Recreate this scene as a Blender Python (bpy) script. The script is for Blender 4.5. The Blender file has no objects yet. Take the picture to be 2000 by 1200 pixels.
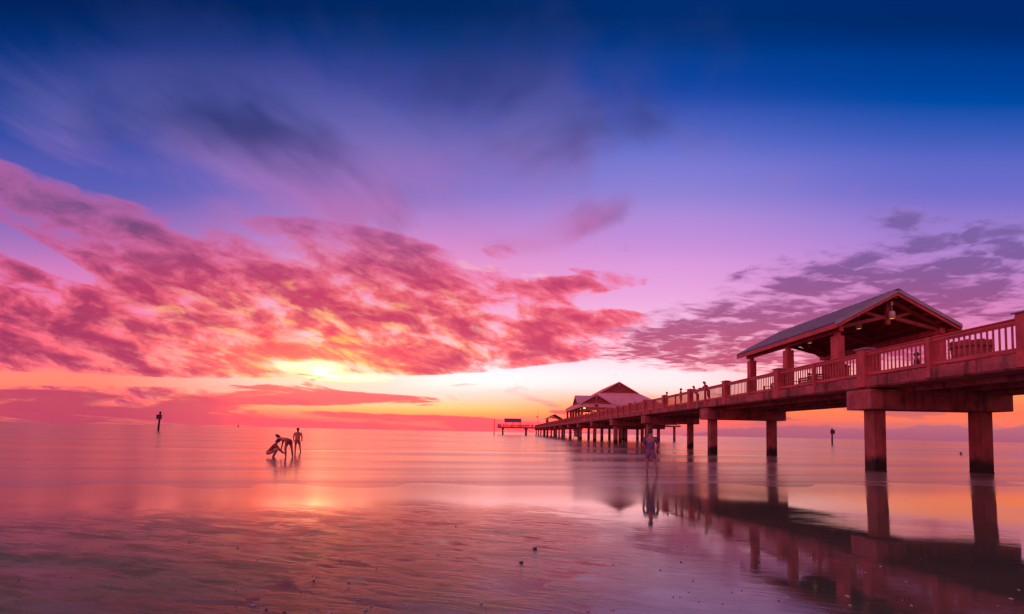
import bpy, bmesh, math, random
from math import radians, sin, cos, pi, atan, tan, sqrt
from mathutils import Vector, Matrix

random.seed(7)
SC = bpy.context.scene
COL = SC.collection

# ------------------------------------------------------------------ camera
F, PX, PY, CAM_H = 857.0, 988.0, 802.0, 1.36          # focal length and principal point in photo pixels
YAW, PITCH, ROLL = 0.0, atan(42.3 / 857), radians(1.17)
_f = Vector((sin(YAW) * cos(PITCH), cos(YAW) * cos(PITCH), sin(PITCH)))
_r0 = Vector((cos(YAW), -sin(YAW), 0))
_u0 = _r0.cross(_f)
_r = _r0 * cos(ROLL) + _u0 * sin(ROLL)
_u = -_r0 * sin(ROLL) + _u0 * cos(ROLL)
cam_data = bpy.data.cameras.new("camera")
cam_data.sensor_width = 36.0
cam_data.lens = F / 2000 * 36.0
cam_data.shift_x = (1000 - PX) / 2000
cam_data.shift_y = (PY - 600) / 2000
cam_data.clip_start = 0.05
cam_data.clip_end = 60000
cam = bpy.data.objects.new("camera", cam_data)
COL.objects.link(cam)
M3 = Matrix((_r, _u, -_f)).transposed()
cam.matrix_world = Matrix.Translation((0, 0, CAM_H)) @ M3.to_4x4()
SC.camera = cam


def ray(px, py):
    """world direction through a pixel of the 2000x1200 photograph"""
    return _f + _r * ((px - PX) / F) - _u * ((py - PY) / F)


def at(px, py, Y):
    d = ray(px, py)
    return Vector((0, 0, CAM_H)) + d * (Y / d.y)


def onz(px, py, z=0.0):
    d = ray(px, py)
    return Vector((0, 0, CAM_H)) + d * ((z - CAM_H) / d.z)


SC.render.engine = 'CYCLES'
SC.cycles.use_denoising = True
SC.cycles.max_bounces = 6
SC.cycles.sample_clamp_indirect = 4.0
SC.view_settings.view_transform = 'Standard'
SC.view_settings.look = 'None'
SC.view_settings.exposure = 0.0
SC.view_settings.gamma = 1.0


def lin(c):
    return tuple(((x / 255) / 12.92 if x / 255 <= 0.04045 else (((x / 255) + 0.055) / 1.055) ** 2.4) for x in c)


# ------------------------------------------------------------------ node expressions
class E:
    """a node socket with arithmetic"""
    def __init__(s, nt, sock): s.nt, s.s = nt, sock
    def _m(s, op, o=None, rev=False, clamp=False):
        n = s.nt.nodes.new('ShaderNodeMath'); n.operation = op; n.use_clamp = clamp
        a, b = (o, s) if rev else (s, o)
        for i, v in enumerate((a, b)):
            if v is None: continue
            if isinstance(v, E): s.nt.links.new(v.s, n.inputs[i])
            else: n.inputs[i].default_value = v
        return E(s.nt, n.outputs[0])
    def __add__(s, o): return s._m('ADD', o)
    __radd__ = __add__
    def __sub__(s, o): return s._m('SUBTRACT', o)
    def __rsub__(s, o): return s._m('SUBTRACT', o, True)
    def __mul__(s, o): return s._m('MULTIPLY', o)
    __rmul__ = __mul__
    def __truediv__(s, o): return s._m('DIVIDE', o)
    def __rtruediv__(s, o): return s._m('DIVIDE', o, True)
    def max(s, o): return s._m('MAXIMUM', o)
    def min(s, o): return s._m('MINIMUM', o)
    def pow(s, o): return s._m('POWER', o)
    def exp(s): return s._m('EXPONENT')
    def clamp(s): return s._m('ADD', 0.0, clamp=True)
    def smooth(s, lo, hi, a=0.0, b=1.0):
        n = s.nt.nodes.new('ShaderNodeMapRange'); n.interpolation_type = 'SMOOTHSTEP'
        s.nt.links.new(s.s, n.inputs[0])
        n.inputs[1].default_value, n.inputs[2].default_value = lo, hi
        n.inputs[3].default_value, n.inputs[4].default_value = a, b
        return E(s.nt, n.outputs[0])


def vec(nt, x, y, z=0.0):
    n = nt.nodes.new('ShaderNodeCombineXYZ')
    for i, v in enumerate((x, y, z)):
        if isinstance(v, E): nt.links.new(v.s, n.inputs[i])
        else: n.inputs[i].default_value = v
    return E(nt, n.outputs[0])


def noise(nt, v, scale=1.0, detail=6.0, rough=0.55, dist=0.0, lac=2.0):
    n = nt.nodes.new('ShaderNodeTexNoise')
    if v is not None: nt.links.new(v.s, n.inputs['Vector'])
    n.inputs['Scale'].default_value = scale
    n.inputs['Detail'].default_value = detail
    n.inputs['Roughness'].default_value = rough
    n.inputs['Lacunarity'].default_value = lac
    n.inputs['Distortion'].default_value = dist
    return E(nt, n.outputs[0])


def mix(nt, f, a, b, blend='MIX'):
    n = nt.nodes.new('ShaderNodeMix'); n.data_type = 'RGBA'; n.blend_type = blend; n.clamp_factor = True
    if isinstance(f, E): nt.links.new(f.s, n.inputs[0])
    else: n.inputs[0].default_value = f
    for i, v in ((6, a), (7, b)):
        if isinstance(v, E): nt.links.new(v.s, n.inputs[i])
        else: n.inputs[i].default_value = (*v[:3], 1)
    return E(nt, n.outputs[2])


def ramp(nt, f, stops):
    n = nt.nodes.new('ShaderNodeValToRGB'); cr = n.color_ramp; cr.interpolation = 'CARDINAL'
    while len(cr.elements) < len(stops): cr.elements.new(0.5)
    for e, (p, c) in zip(cr.elements, sorted(stops, key=lambda t: t[0])):
        e.position = p; e.color = (*c, 1)
    nt.links.new(f.s, n.inputs[0])
    return E(nt, n.outputs[0])


# ------------------------------------------------------------------ the dusk sky
world = bpy.data.worlds.new("World")
SC.world = world
world.use_nodes = True
W = world.node_tree
W.nodes.clear()


def build_sky():
    nt = W
    tc = nt.nodes.new('ShaderNodeTexCoord')
    sp = nt.nodes.new('ShaderNodeSeparateXYZ')
    nt.links.new(tc.outputs['Generated'], sp.inputs[0])
    X, Y, Z = (E(nt, sp.outputs[i]) for i in range(3))
    yc = Y.max(0.12)
    u = X / yc
    v = Z.max(-0.02) / yc

    def uv(px, py):
        d = ray(px, py)
        return d.x / d.y, d.z / d.y

    def blob(px, py, rx, ry, amp=1.0, ang=0.0):
        """soft patch of sky centred where the photograph shows it"""
        u0, v0 = uv(px, py)
        du, dv = u - u0, v - v0
        c, s_ = cos(radians(ang)), -sin(radians(ang))
        if ang:
            a = (du * c - dv * s_) * (850.0 / rx)
            b = (du * s_ + dv * c) * (850.0 / ry)
        else:
            a = du * (850.0 / rx); b = dv * (850.0 / ry)
        g = (a * a + b * b) * -1.0
        return g.exp() * amp

    def blobs(lst):
        t = None
        for b in lst:
            g = blob(*b)
            t = g if t is None else t + g
        return t

    # clear-sky colour by height, at four bearings
    def column(px, rows):
        return ramp(nt, v, [(max(0, min(1, uv(px, y)[1])), lin(c)) for y, c in rows])
    cols = [
        (150, [(0, (2, 35, 95)), (100, (4, 52, 125)), (200, (20, 65, 150)), (300, (75, 85, 175)), (400, (115, 100, 185)),
               (500, (190, 120, 190)), (580, (240, 130, 185)), (650, (255, 120, 150)), (730, (255, 138, 122)),
               (770, (253, 126, 110)), (800, (240, 95, 108)), (826, (205, 80, 100))]),
        (850, [(0, (0, 40, 100)), (100, (20, 60, 135)), (200, (65, 75, 165)), (300, (105, 105, 190)), (400, (160, 125, 205)),
               (500, (225, 145, 205)), (600, (248, 165, 210)), (680, (255, 205, 220)), (740, (255, 236, 236)),
               (775, (255, 228, 205)), (800, (255, 205, 120)), (815, (255, 150, 112)), (838, (242, 105, 118))]),
        (1300, [(0, (0, 46, 113)), (100, (0, 60, 140)), (200, (48, 80, 175)), (300, (110, 115, 205)), (400, (160, 135, 215)),
                (500, (212, 150, 220)), (600, (242, 178, 225)), (700, (255, 214, 230)), (765, (255, 222, 218)),
                (790, (255, 165, 110)), (815, (252, 118, 95)), (840, (232, 112, 122)), (849, (215, 105, 130))]),
        (1850, [(0, (0, 42, 108)), (100, (0, 55, 135)), (200, (0, 75, 165)), (300, (85, 100, 195)), (400, (130, 115, 205)),
                (500, (185, 135, 212)), (600, (222, 135, 192)), (680, (238, 140, 180)), (760, (252, 150, 110)),
                (800, (255, 125, 90)), (825, (240, 120, 100)), (845, (195, 108, 125)), (862, (172, 95, 125))]),
    ]
    sky = None
    for k, (px, rows) in enumerate(cols):
        c = column(px, rows)
        if sky is None: sky = c
        else:
            u_a, u_b = uv(cols[k - 1][0], 600)[0], uv(px, 600)[0]
            sky = mix(nt, u.smooth(u_a, u_b), sky, c)

    # the glow where the sun sits behind cloud
    glow = blobs([(640, 728, 130, 34, 0.9), (610, 660, 260, 110, 0.38)])
    sky = mix(nt, (glow * 0.85).clamp(), sky, lin((255, 224, 190)))

    # cloud-plane coordinates: streaks run towards the vanishing point of the pier, as the wind blew
    inv = 1.0 / (v + 0.16)
    cx, cy = u * inv, inv
    near_sun = blobs([(650, 690, 420, 190, 1.0)]).clamp()

    # ---- high veil, soft and smoky
    h_n = noise(nt, vec(nt, cx * 1.5 - cy * 0.6, cy * 1.1 + cx * 0.45, 3.43), 1.25, 7, 0.58, 0.5)
    h_m = blobs([(420, 160, 420, 230, 0.36), (900, 200, 460, 190, 0.28), (420, 300, 180, 80, 0.24, -35), (600, 60, 400, 120, 0.16),
                 (1010, 170, 160, 100, 0.10), (700, 380, 300, 100, 0.28), (1165, 428, 110, 42, 0.58, 25), (980, 480, 90, 24, 0.3), (420, 420, 130, 60, 0.22),
                 (1290, 80, 140, 70, 0.12), (1230, 235, 220, 60, 0.22, -12), (1150, 280, 260, 50, 0.12), (1400, 300, 60, 50, 0.14), (1535, 350, 50, 25, 0.22),
                 (1670, 370, 40, 16, 0.22), (1380, 420, 90, 30, 0.10), (60, 230, 120, 120, 0.10), (300, 120, 260, 120, 0.14), (560, 250, 200, 80, 0.12)])
    h_a = ((h_n - 0.5) * 1.5 + h_m - 0.14).smooth(0.0, 0.5)
    h_shade = noise(nt, vec(nt, cx * 1.5 - cy * 0.6, cy * 1.2 + cx * 0.4, 9.0), 1.0, 4, 0.5, 0.4).smooth(0.32, 0.56)
    h_lit = ramp(nt, v, [(uv(500, 480)[1], lin((205, 110, 165))), (uv(500, 380)[1], lin((175, 115, 185))), (uv(500, 260)[1], lin((120, 105, 180))),
                         (uv(700, 120)[1], lin((62, 70, 145))), (uv(700, 0)[1], lin((35, 52, 115)))])
    h_drk = ramp(nt, v, [(uv(500, 480)[1], lin((150, 85, 140))), (uv(500, 380)[1], lin((118, 78, 136))), (uv(500, 260)[1], lin((66, 60, 118))),
                         (uv(700, 120)[1], lin((40, 56, 118))), (uv(700, 0)[1], lin((14, 42, 92)))])
    sky = mix(nt, h_a * 0.82, sky, mix(nt, h_shade, h_drk, h_lit))

    # ---- the red cloud mass of the left and centre
    def main_n(dv):
        i2 = 1.0 / (v + (0.20 + dv))
        a, b = u * i2, i2
        return noise(nt, vec(nt, a * 2.5 - b * 0.95, b * 1.25 + a * 0.45, 0.0), 1.0, 5, 0.50, 0.25)
    puff = noise(nt, vec(nt, u * 8.5 - v * 5.0, (v + u * 0.30) * 21.0, 6.0), 1.0, 6, 0.60, 0.30)
    m_n = main_n(0.0)
    m_s = main_n(-0.012)
    m_m = blobs([(60, 640, 440, 130, 0.50), (150, 440, 340, 46, 0.62, -24), (330, 520, 260, 64, 0.34, -20), (420, 690, 400, 76, 0.40), (560, 570, 320, 90, 0.38, -16),
                 (800, 500, 160, 34, 0.26, -14), (720, 520, 190, 50, 0.24, -20), (830, 610, 300, 60, 0.36, -12), (1030, 556, 120, 26, 0.36), (880, 690, 240, 40, 0.38),
                 (1050, 672, 120, 26, 0.30), (1190, 625, 80, 18, 0.28), (1000, 640, 200, 50, 0.20), (1180, 545, 110, 20, 0.22), (1240, 485, 50, 16, 0.16), (980, 490, 60, 20, 0.16),
                 (130, 525, 110, 24, -0.40, -24), (40, 475, 70, 18, -0.3, -24), (840, 756, 320, 18, -0.8), (600, 712, 110, 12, -0.5), (640, 664, 110, 7, -0.42), (420, 692, 60, 8, -0.4), (680, 548, 60, 16, -0.3, -20), (580, 572, 60, 12, -0.32, -30), (320, 606, 50, 9, -0.4), (1090, 536, 60, 8, -0.2), (900, 640, 120, 8, -0.25, -8), (760, 600, 60, 8, -0.3, -10), (1110, 745, 200, 50, -0.4), (300, 745, 300, 12, -0.30), (80, 738, 200, 14, -0.5)])
    far_left = u.smooth(uv(560, 600)[0], uv(0, 600)[0])
    high = v.smooth(uv(300, 600)[1], uv(300, 380)[1])
    m_d = (m_n - 0.5) * 1.6 + (puff - 0.5) * (2.4 - high * 1.5) + m_m.min(0.52) - 0.20 - (1.0 - m_m.smooth(0.0, 0.14)) * 1.1
    m_a = m_d.smooth(-0.26, 0.26)
    thick = m_d.smooth(0.0, 0.62)
    lit = (m_n - m_s + (0.5 - puff) * 0.10).smooth(0.0, 0.07)
    c_dark = mix(nt, far_left, lin((204, 56, 98)), lin((162, 55, 98)))
    c_dark = mix(nt, high, c_dark, lin((104, 74, 128)))
    c_edge = mix(nt, far_left, lin((255, 102, 128)), lin((232, 84, 120)))
    c_edge = mix(nt, (near_sun * 0.85).clamp() * (1.0 - high), c_edge, lin((255, 128, 108)))
    c_edge = mix(nt, high, c_edge, lin((182, 100, 165)))
    c_lit = mix(nt, near_sun, lin((252, 140, 175)), lin((255, 196, 112)))
    c_lit = mix(nt, (high + far_left * 0.6).clamp(), c_lit, c_edge)
    m_c = mix(nt, thick, c_edge, c_dark)
    m_c = mix(nt, lit * (1.0 - thick * 0.9) * (near_sun * 0.75 + 0.2), m_c, c_lit)
    sky = mix(nt, m_a * 0.96, sky, m_c)

    # sunlit gaps and rims
    g_n = noise(nt, vec(nt, u * 9.0 - v * 5.0, (v + u * 0.18) * 26.0, 11.0), 1.0, 5, 0.6, 0.5)
    g_m = blobs([(640, 664, 170, 10, 0.62), (585, 570, 80, 16, 0.5, -28), (690, 548, 70, 22, 0.46), (310, 606, 90, 12, 0.44), (430, 692, 100, 10, 0.5), (600, 716, 150, 14, 0.7),
                 (520, 738, 120, 9, 0.55), (1090, 538, 130, 16, 0.46), (930, 522, 80, 14, 0.4), (775, 598, 80, 14, 0.42), (735, 672, 80, 12, 0.5), (880, 640, 110, 14, 0.38), (1010, 668, 120, 14, 0.38), (560, 620, 300, 60, 0.16)])
    g_a = (g_m.min(0.8) + (g_n - 0.5) * 2.6 - 0.46 - (1.0 - g_m.smooth(0.0, 0.15)) * 1.2).smooth(0.0, 0.55)
    sky = mix(nt, g_a * 0.65, sky, mix(nt, u.smooth(uv(700, 600)[0], uv(950, 600)[0]), lin((255, 192, 98)), lin((255, 200, 190))))

    # ---- rippled bank on the right
    i3 = 1.0 / (v + 0.10)
    r_n = noise(nt, vec(nt, u * i3 * 3.2 + i3 * 0.5, i3 * 3.4 - u * i3 * 0.5, 5.0), 1.0, 6, 0.60, 0.5)
    r_w = noise(nt, vec(nt, u * i3 * 6.0, i3 * 13.0 - u * i3 * 2.0, 2.0), 1.0, 3, 0.5, 0.7)
    r_m = blobs([(1870, 530, 300, 84, 0.66, 6), (1640, 610, 280, 70, 0.60, 10), (1440, 650, 190, 46, 0.46, 4), (1330, 685, 130, 16, 0.40),
                 (1600, 685, 300, 30, 0.50), (1760, 430, 60, 26, 0.28), (1950, 490, 160, 40, 0.35), (1900, 640, 160, 40, -0.1)])
    r_d = (r_n - 0.5) * 1.3 + (r_w - 0.5) * 0.95 + r_m.min(0.46) - 0.17 - (1.0 - r_m.smooth(0.0, 0.14)) * 1.0
    r_a = r_d.smooth(-0.16, 0.34)
    r_c = ramp(nt, v, [(uv(1600, 700)[1], lin((192, 74, 112))), (uv(1600, 640)[1], lin((172, 80, 128))), (uv(1750, 540)[1], lin((136, 86, 146))),
                       (uv(1800, 430)[1], lin((122, 96, 165)))])
    r_e = ramp(nt, v, [(uv(1600, 700)[1], lin((232, 120, 150))), (uv(1600, 640)[1], lin((212, 118, 168))), (uv(1750, 540)[1], lin((186, 122, 188))),
                       (uv(1800, 430)[1], lin((150, 120, 200)))])
    sky = mix(nt, r_a * 0.93, sky, mix(nt, r_d.smooth(0.05, 0.36), r_e, r_c))

    # ---- flat low strata over the horizon
    l_n = noise(nt, vec(nt, u * 4.0, v * 34.0 + u * 1.2, 8.0), 1.0, 6, 0.58, 0.5)
    l_m = blobs([(150, 805, 330, 24, 0.62), (330, 772, 420, 13, 0.30), (740, 777, 230, 11, 0.40, 2), (560, 772, 120, 22, 0.35), (650, 822, 420, 20, 0.60), (540, 745, 90, 20, 0.42),
                 (880, 790, 120, 9, 0.28), (900, 832, 260, 16, 0.45), (1080, 806, 26, 4, 0.40), (1108, 806, 16, 3, 0.3), (210, 750, 60, 8, 0.25), (400, 752, 90, 6, 0.2),
                 (80, 775, 140, 12, 0.42), (850, 802, 200, 6, -0.5), (300, 742, 400, 10, -0.25), (1000, 770, 160, 14, -0.2)])
    l_d = (l_n - 0.5) * 1.7 + l_m.min(0.5) - 0.26 - v.smooth(0.10, 0.25)
    l_a = l_d.smooth(-0.03, 0.10)
    l_c = mix(nt, u.smooth(uv(150, 800)[0], uv(620, 800)[0]), lin((196, 72, 102)), lin((255, 96, 108)))
    l_e = mix(nt, 0.45, l_c, lin((255, 140, 105)))
    sky = mix(nt, l_a * 0.92, sky, mix(nt, l_d.smooth(0.02, 0.2), l_e, l_c))

    # ---- wisps and the hazy bank under the pier, right
    w_n = noise(nt, vec(nt, u * 6.0, v * 40.0, 4.0), 1.0, 4, 0.5, 0.3)
    w_m = blobs([(1700, 805, 420, 26, 0.20), (1590, 770, 120, 10, 0.2)])
    w_a = (w_n + w_m - 0.66 - v.smooth(0.10, 0.2)).smooth(0.0, 0.16)
    sky = mix(nt, w_a * 0.7, sky, lin((200, 98, 112)))
    b_n = noise(nt, vec(nt, u * 7.0, v * 9.0, 1.0), 1.0, 6, 0.5, 0.2)
    b_top = u.smooth(uv(1180, 840)[0], uv(1650, 840)[0], uv(1300, 850)[1] - 0.005, uv(1700, 833)[1]) + u.smooth(uv(1650, 840)[0], uv(2000, 840)[0], 0.0, 0.012)
    b_a = (b_top + (b_n - 0.5) * 0.055 - v).smooth(-0.002, 0.004)
    sky = mix(nt, b_a * 0.8, sky, mix(nt, v.smooth(0.0, 0.05), lin((176, 92, 120)), lin((190, 108, 132))))

    # the low sunset is far brighter than a picture can hold
    spc = nt.nodes.new('ShaderNodeSeparateColor'); nt.links.new(sky.s, spc.inputs[0])
    ch = [E(nt, spc.outputs[i]) for i in range(3)]
    low = v.smooth(0.27, 0.08)
    white = ch[2].smooth(0.66, 1.0) * low
    red = ch[0] * (1.0 + ch[0].smooth(0.80, 1.0) * low * u.smooth(0.75, 0.15, 0.25, 1.0) * u.smooth(-1.2, -0.5, 0.3, 1.0) * 1.2 + white * 0.4)
    gain = 1.0 + white * 0.55
    cmb = nt.nodes.new('ShaderNodeCombineColor'); nt.links.new(red.s, cmb.inputs[0])
    nt.links.new((ch[1] * gain).s, cmb.inputs[1]); nt.links.new((ch[2] * gain).s, cmb.inputs[2])
    sky = E(nt, cmb.outputs[0])
    # the sun itself, just veiled, and the hot air round it
    hot = blobs([(634, 726, 24, 11, 0.8), (590, 716, 50, 7, 0.35), (680, 737, 60, 7, 0.35)]) * (g_n - 0.1).smooth(0.1, 0.6)
    warm = blob(610, 708, 150, 46, 1.0)
    add = vec(nt, hot * 9.0 + warm * 1.5, hot * 3.6 + warm * 0.15, hot * 1.2 + warm * 0.01)
    sky = mix(nt, 1.0, sky, add, 'ADD')

    # behind the viewer: dusk brightened to light the pier, rose low down to deep blue overhead
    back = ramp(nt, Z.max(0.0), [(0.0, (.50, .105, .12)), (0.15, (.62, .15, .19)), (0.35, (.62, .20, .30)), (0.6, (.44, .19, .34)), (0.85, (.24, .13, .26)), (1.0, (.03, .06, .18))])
    lean = X.smooth(0.6, -0.8, 0.9, 2.0)  # unseen sky boosted towards the left to brighten the pier's left faces
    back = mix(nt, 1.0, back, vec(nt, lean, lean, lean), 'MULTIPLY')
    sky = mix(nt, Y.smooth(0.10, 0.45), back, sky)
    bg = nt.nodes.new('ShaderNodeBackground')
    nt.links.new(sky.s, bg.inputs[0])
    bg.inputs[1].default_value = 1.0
    world.cycles.sampling_method = 'MANUAL'; world.cycles.sample_map_resolution = 512
    out = nt.nodes.new('ShaderNodeOutputWorld')
    nt.links.new(bg.outputs[0], out.inputs[0])


build_sky()


# ------------------------------------------------------------------ mesh helpers
class MB:
    """collects boxes, bars, prisms and tubes into one mesh"""
    def __init__(s): s.v, s.f = [], []

    def add(s, vs, fs):
        n = len(s.v); s.v += [tuple(p) for p in vs]; s.f += [tuple(i + n for i in f) for f in fs]

    def box(s, x0, x1, y0, y1, z0, z1):
        s.add([(x0, y0, z0), (x1, y0, z0), (x1, y1, z0), (x0, y1, z0), (x0, y0, z1), (x1, y0, z1), (x1, y1, z1), (x0, y1, z1)],
              [(0, 3, 2, 1), (4, 5, 6, 7), (0, 1, 5, 4), (1, 2, 6, 5), (2, 3, 7, 6), (3, 0, 4, 7)])
        return s

    def cbox(s, x0, x1, y0, y1, z0, z1, c=0.02):
        """box with chamfered upright and horizontal edges"""
        prof = lambda d: [(x0 + d, y0 + c + d), (x0 + c + d, y0 + d), (x1 - c - d, y0 + d), (x1 - d, y0 + c + d),
                          (x1 - d, y1 - c - d), (x1 - c - d, y1 - d), (x0 + c + d, y1 - d), (x0 + d, y1 - c - d)]
        rings = [(c * .6, z0), (0, z0 + c), (0, z1 - c), (c * .6, z1)]
        vs = [(x, y, z) for d, z in rings for x, y in prof(d)]
        fs = [tuple(range(7, -1, -1)), tuple(range(24, 32))]
        for k in range(3):
            for i in range(8):
                j = (i + 1) % 8
                fs.append((k * 8 + i, k * 8 + j, k * 8 + 8 + j, k * 8 + 8 + i))
        s.add(vs, fs)
        return s

    def bar(s, p, q, w, h, up=(0, 0, 1)):
        """square bar from p to q"""
        p, q = Vector(p), Vector(q); d = (q - p).normalized(); up = Vector(up)
        if abs(d.dot(up)) > .99: up = Vector((0, 1, 0))
        a = d.cross(up).normalized() * (w / 2); b = a.cross(d).normalized() * (h / 2)
        s.add([p - a - b, p + a - b, p + a + b, p - a + b, q - a - b, q + a - b, q + a + b, q - a + b],
              [(0, 3, 2, 1), (4, 5, 6, 7), (0, 1, 5, 4), (1, 2, 6, 5), (2, 3, 7, 6), (3, 0, 4, 7)])
        return s

    def tube(s, pts, rad, n=10, cap=True):
        """round tube; rad is one radius or one per point"""
        pts = [Vector(p) for p in pts]
        rad = rad if isinstance(rad, (list, tuple)) else [rad] * len(pts)
        vs = []
        for i, p in enumerate(pts):
            d = (pts[min(i + 1, len(pts) - 1)] - pts[max(i - 1, 0)]).normalized()
            a = d.orthogonal().normalized() if abs(d.z) < .95 else Vector((1, 0, 0))
            a = (a - d * a.dot(d)).normalized(); b = d.cross(a)
            vs += [p + (a * cos(2 * pi * k / n) + b * sin(2 * pi * k / n)) * rad[i] for k in range(n)]
        fs = [(i * n + k, i * n + (k + 1) % n, (i + 1) * n + (k + 1) % n, (i + 1) * n + k) for i in range(len(pts) - 1) for k in range(n)]
        if cap: fs += [tuple(range(n - 1, -1, -1)), tuple(range((len(pts) - 1) * n, len(pts) * n))]
        s.add(vs, fs)
        return s

    def prism(s, poly, axis, a, b):
        """extrude a polygon of the other two axes from a to b along axis"""
        def P(t, q): l = list(q); l.insert(axis, t); return tuple(l)
        n = len(poly)
        s.add([P(a, q) for q in poly] + [P(b, q) for q in poly],
              [tuple(range(n - 1, -1, -1)), tuple(range(n, 2 * n))] + [(i, (i + 1) % n, n + (i + 1) % n, n + i) for i in range(n)])
        return s

    def plate(s, quad, th):
        """a flat panel of thickness th below the given corner loop"""
        q = [Vector(p) for p in quad]; nrm = (q[1] - q[0]).cross(q[2] - q[0]).normalized()
        if nrm.z < 0: nrm = -nrm
        n = len(q)
        s.add(q + [p - nrm * th for p in q], [tuple(range(n)), tuple(range(2 * n - 1, n - 1, -1))] + [(i, n + i, n + (i + 1) % n, (i + 1) % n) for i in range(n)])
        return s

    def mesh(s, name, mat, smooth=False):
        me = bpy.data.meshes.new(name); me.from_pydata(s.v, [], s.f)
        bm = bmesh.new(); bm.from_mesh(me); bmesh.ops.recalc_face_normals(bm, faces=bm.faces); bm.to_mesh(me); bm.free()
        if smooth:
            for p in me.polygons: p.use_smooth = True
        if mat: me.materials.append(mat)
        return me

    def build(s, name, mat, parent=None, loc=None, smooth=False):
        return link(name, s.mesh(name, mat, smooth), parent, loc)


def link(name, me, parent=None, loc=None):
    o = bpy.data.objects.new(name, me); COL.objects.link(o)
    if loc: o.location = loc
    if parent: o.parent = parent
    return o


def tag(o, label=None, cat=None, group=None, kind=None):
    if label: o["label"] = label
    if cat: o["category"] = cat
    if group: o["group"] = group
    if kind: o["kind"] = kind
    return o


def thing(name, label, cat, loc=(0, 0, 0), rz=0.0, group=None):
    o = bpy.data.objects.new(name, None); COL.objects.link(o)
    o.empty_display_size = 0.3; o.location = loc; o.rotation_euler.z = rz
    return tag(o, label, cat, group)


def copy_tree(o, parent=None):
    c = o.copy(); COL.objects.link(c)
    if parent: c.parent = parent
    for ch in list(o.children): copy_tree(ch, c)
    return c


# ------------------------------------------------------------------ materials
def mat(name, base, rough=0.7, var=0.25, scale=3.0, stretch=(1, 1, 1), bump=0.15, bdist=0.01, metal=0.0, dark=None, spec=0.5, extra=None):
    """principled surface with mottled colour and a fine bump"""
    m = bpy.data.materials.new(name); m.use_nodes = True
    nt = m.node_tree; bs = nt.nodes['Principled BSDF']
    tc = nt.nodes.new('ShaderNodeTexCoord')
    mp = nt.nodes.new('ShaderNodeMapping'); mp.inputs['Scale'].default_value = stretch
    nt.links.new(tc.outputs['Object'], mp.inputs[0])
    co = E(nt, mp.outputs[0])
    n1 = noise(nt, co, scale, 6, 0.6)
    n2 = noise(nt, co, scale * 9, 4, 0.6)
    dk = dark or tuple(c * (1 - var * 1.6) for c in base)
    lt = tuple(min(1, c * (1 + var)) for c in base)
    col = mix(nt, (n1 * 0.7 + n2 * 0.3).smooth(0.3, 0.7), dk, lt)
    if extra: col = extra(nt, col, E(nt, tc.outputs['Object']))
    nt.links.new(col.s, bs.inputs['Base Color'])
    r = n1.smooth(0.3, 0.7, rough - 0.08, min(1, rough + 0.08))
    nt.links.new(r.s, bs.inputs['Roughness'])
    bs.inputs['Metallic'].default_value = metal
    bs.inputs['Specular IOR Level'].default_value = spec
    if bump:
        b = nt.nodes.new('ShaderNodeBump'); b.inputs['Strength'].default_value = bump; b.inputs['Distance'].default_value = bdist
        nt.links.new((n2 * 0.6 + n1 * 0.4).s, b.inputs['Height']); nt.links.new(b.outputs[0], bs.inputs['Normal'])
    return m


def sep(nt, v):
    n = nt.nodes.new('ShaderNodeSeparateXYZ'); nt.links.new(v.s, n.inputs[0])
    return [E(nt, n.outputs[i]) for i in range(3)]


def pile_marks(nt, col, ob):
    """wet growth at the foot of a pile, rust runs and pale scars above it"""
    x, y, z = sep(nt, ob)
    ragged = noise(nt, vec(nt, x * 3.0, y * 3.0, z * 1.5), 1.0, 6, 0.65)
    rust = noise(nt, vec(nt, x * 5.0, y * 5.0, z * 0.7), 1.0, 5, 0.6).smooth(0.50, 0.66)
    col = mix(nt, rust * 0.75, col, (0.20, 0.05, 0.022))
    scar = noise(nt, vec(nt, x * 4.0, y * 4.0, z * 14.0 + 3.0), 1.0, 3, 0.5).smooth(0.66, 0.70)
    col = mix(nt, scar * 0.5, col, (0.38, 0.20, 0.15))
    foot = (z + (ragged - 0.5) * 0.9).smooth(0.35, 0.80)
    return mix(nt, foot, (0.018, 0.006, 0.007), col)


def runs(nt, col, ob):
    """dark water runs down concrete faces"""
    x, y, z = sep(nt, ob)
    n = noise(nt, vec(nt, x * 2.6, y * 2.6, z * 0.35), 1.0, 5, 0.62).smooth(0.47, 0.66)
    p = noise(nt, vec(nt, x * 1.1 + 7.0, y * 1.1, z * 0.8), 1.0, 4, 0.6).smooth(0.52, 0.62)
    col = mix(nt, n * 0.8, col, (0.05, 0.016, 0.02))
    return mix(nt, p * 0.35, col, (0.55, 0.20, 0.19))


def boards(nt, col, ob):
    """narrow dark joints between soffit boards"""
    x, y, z = sep(nt, ob)
    f = (y * 7.0)._m('FRACT')
    return mix(nt, f.smooth(0.86, 0.94) * 0.8, col, (0.02, 0.008, 0.008))


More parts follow.
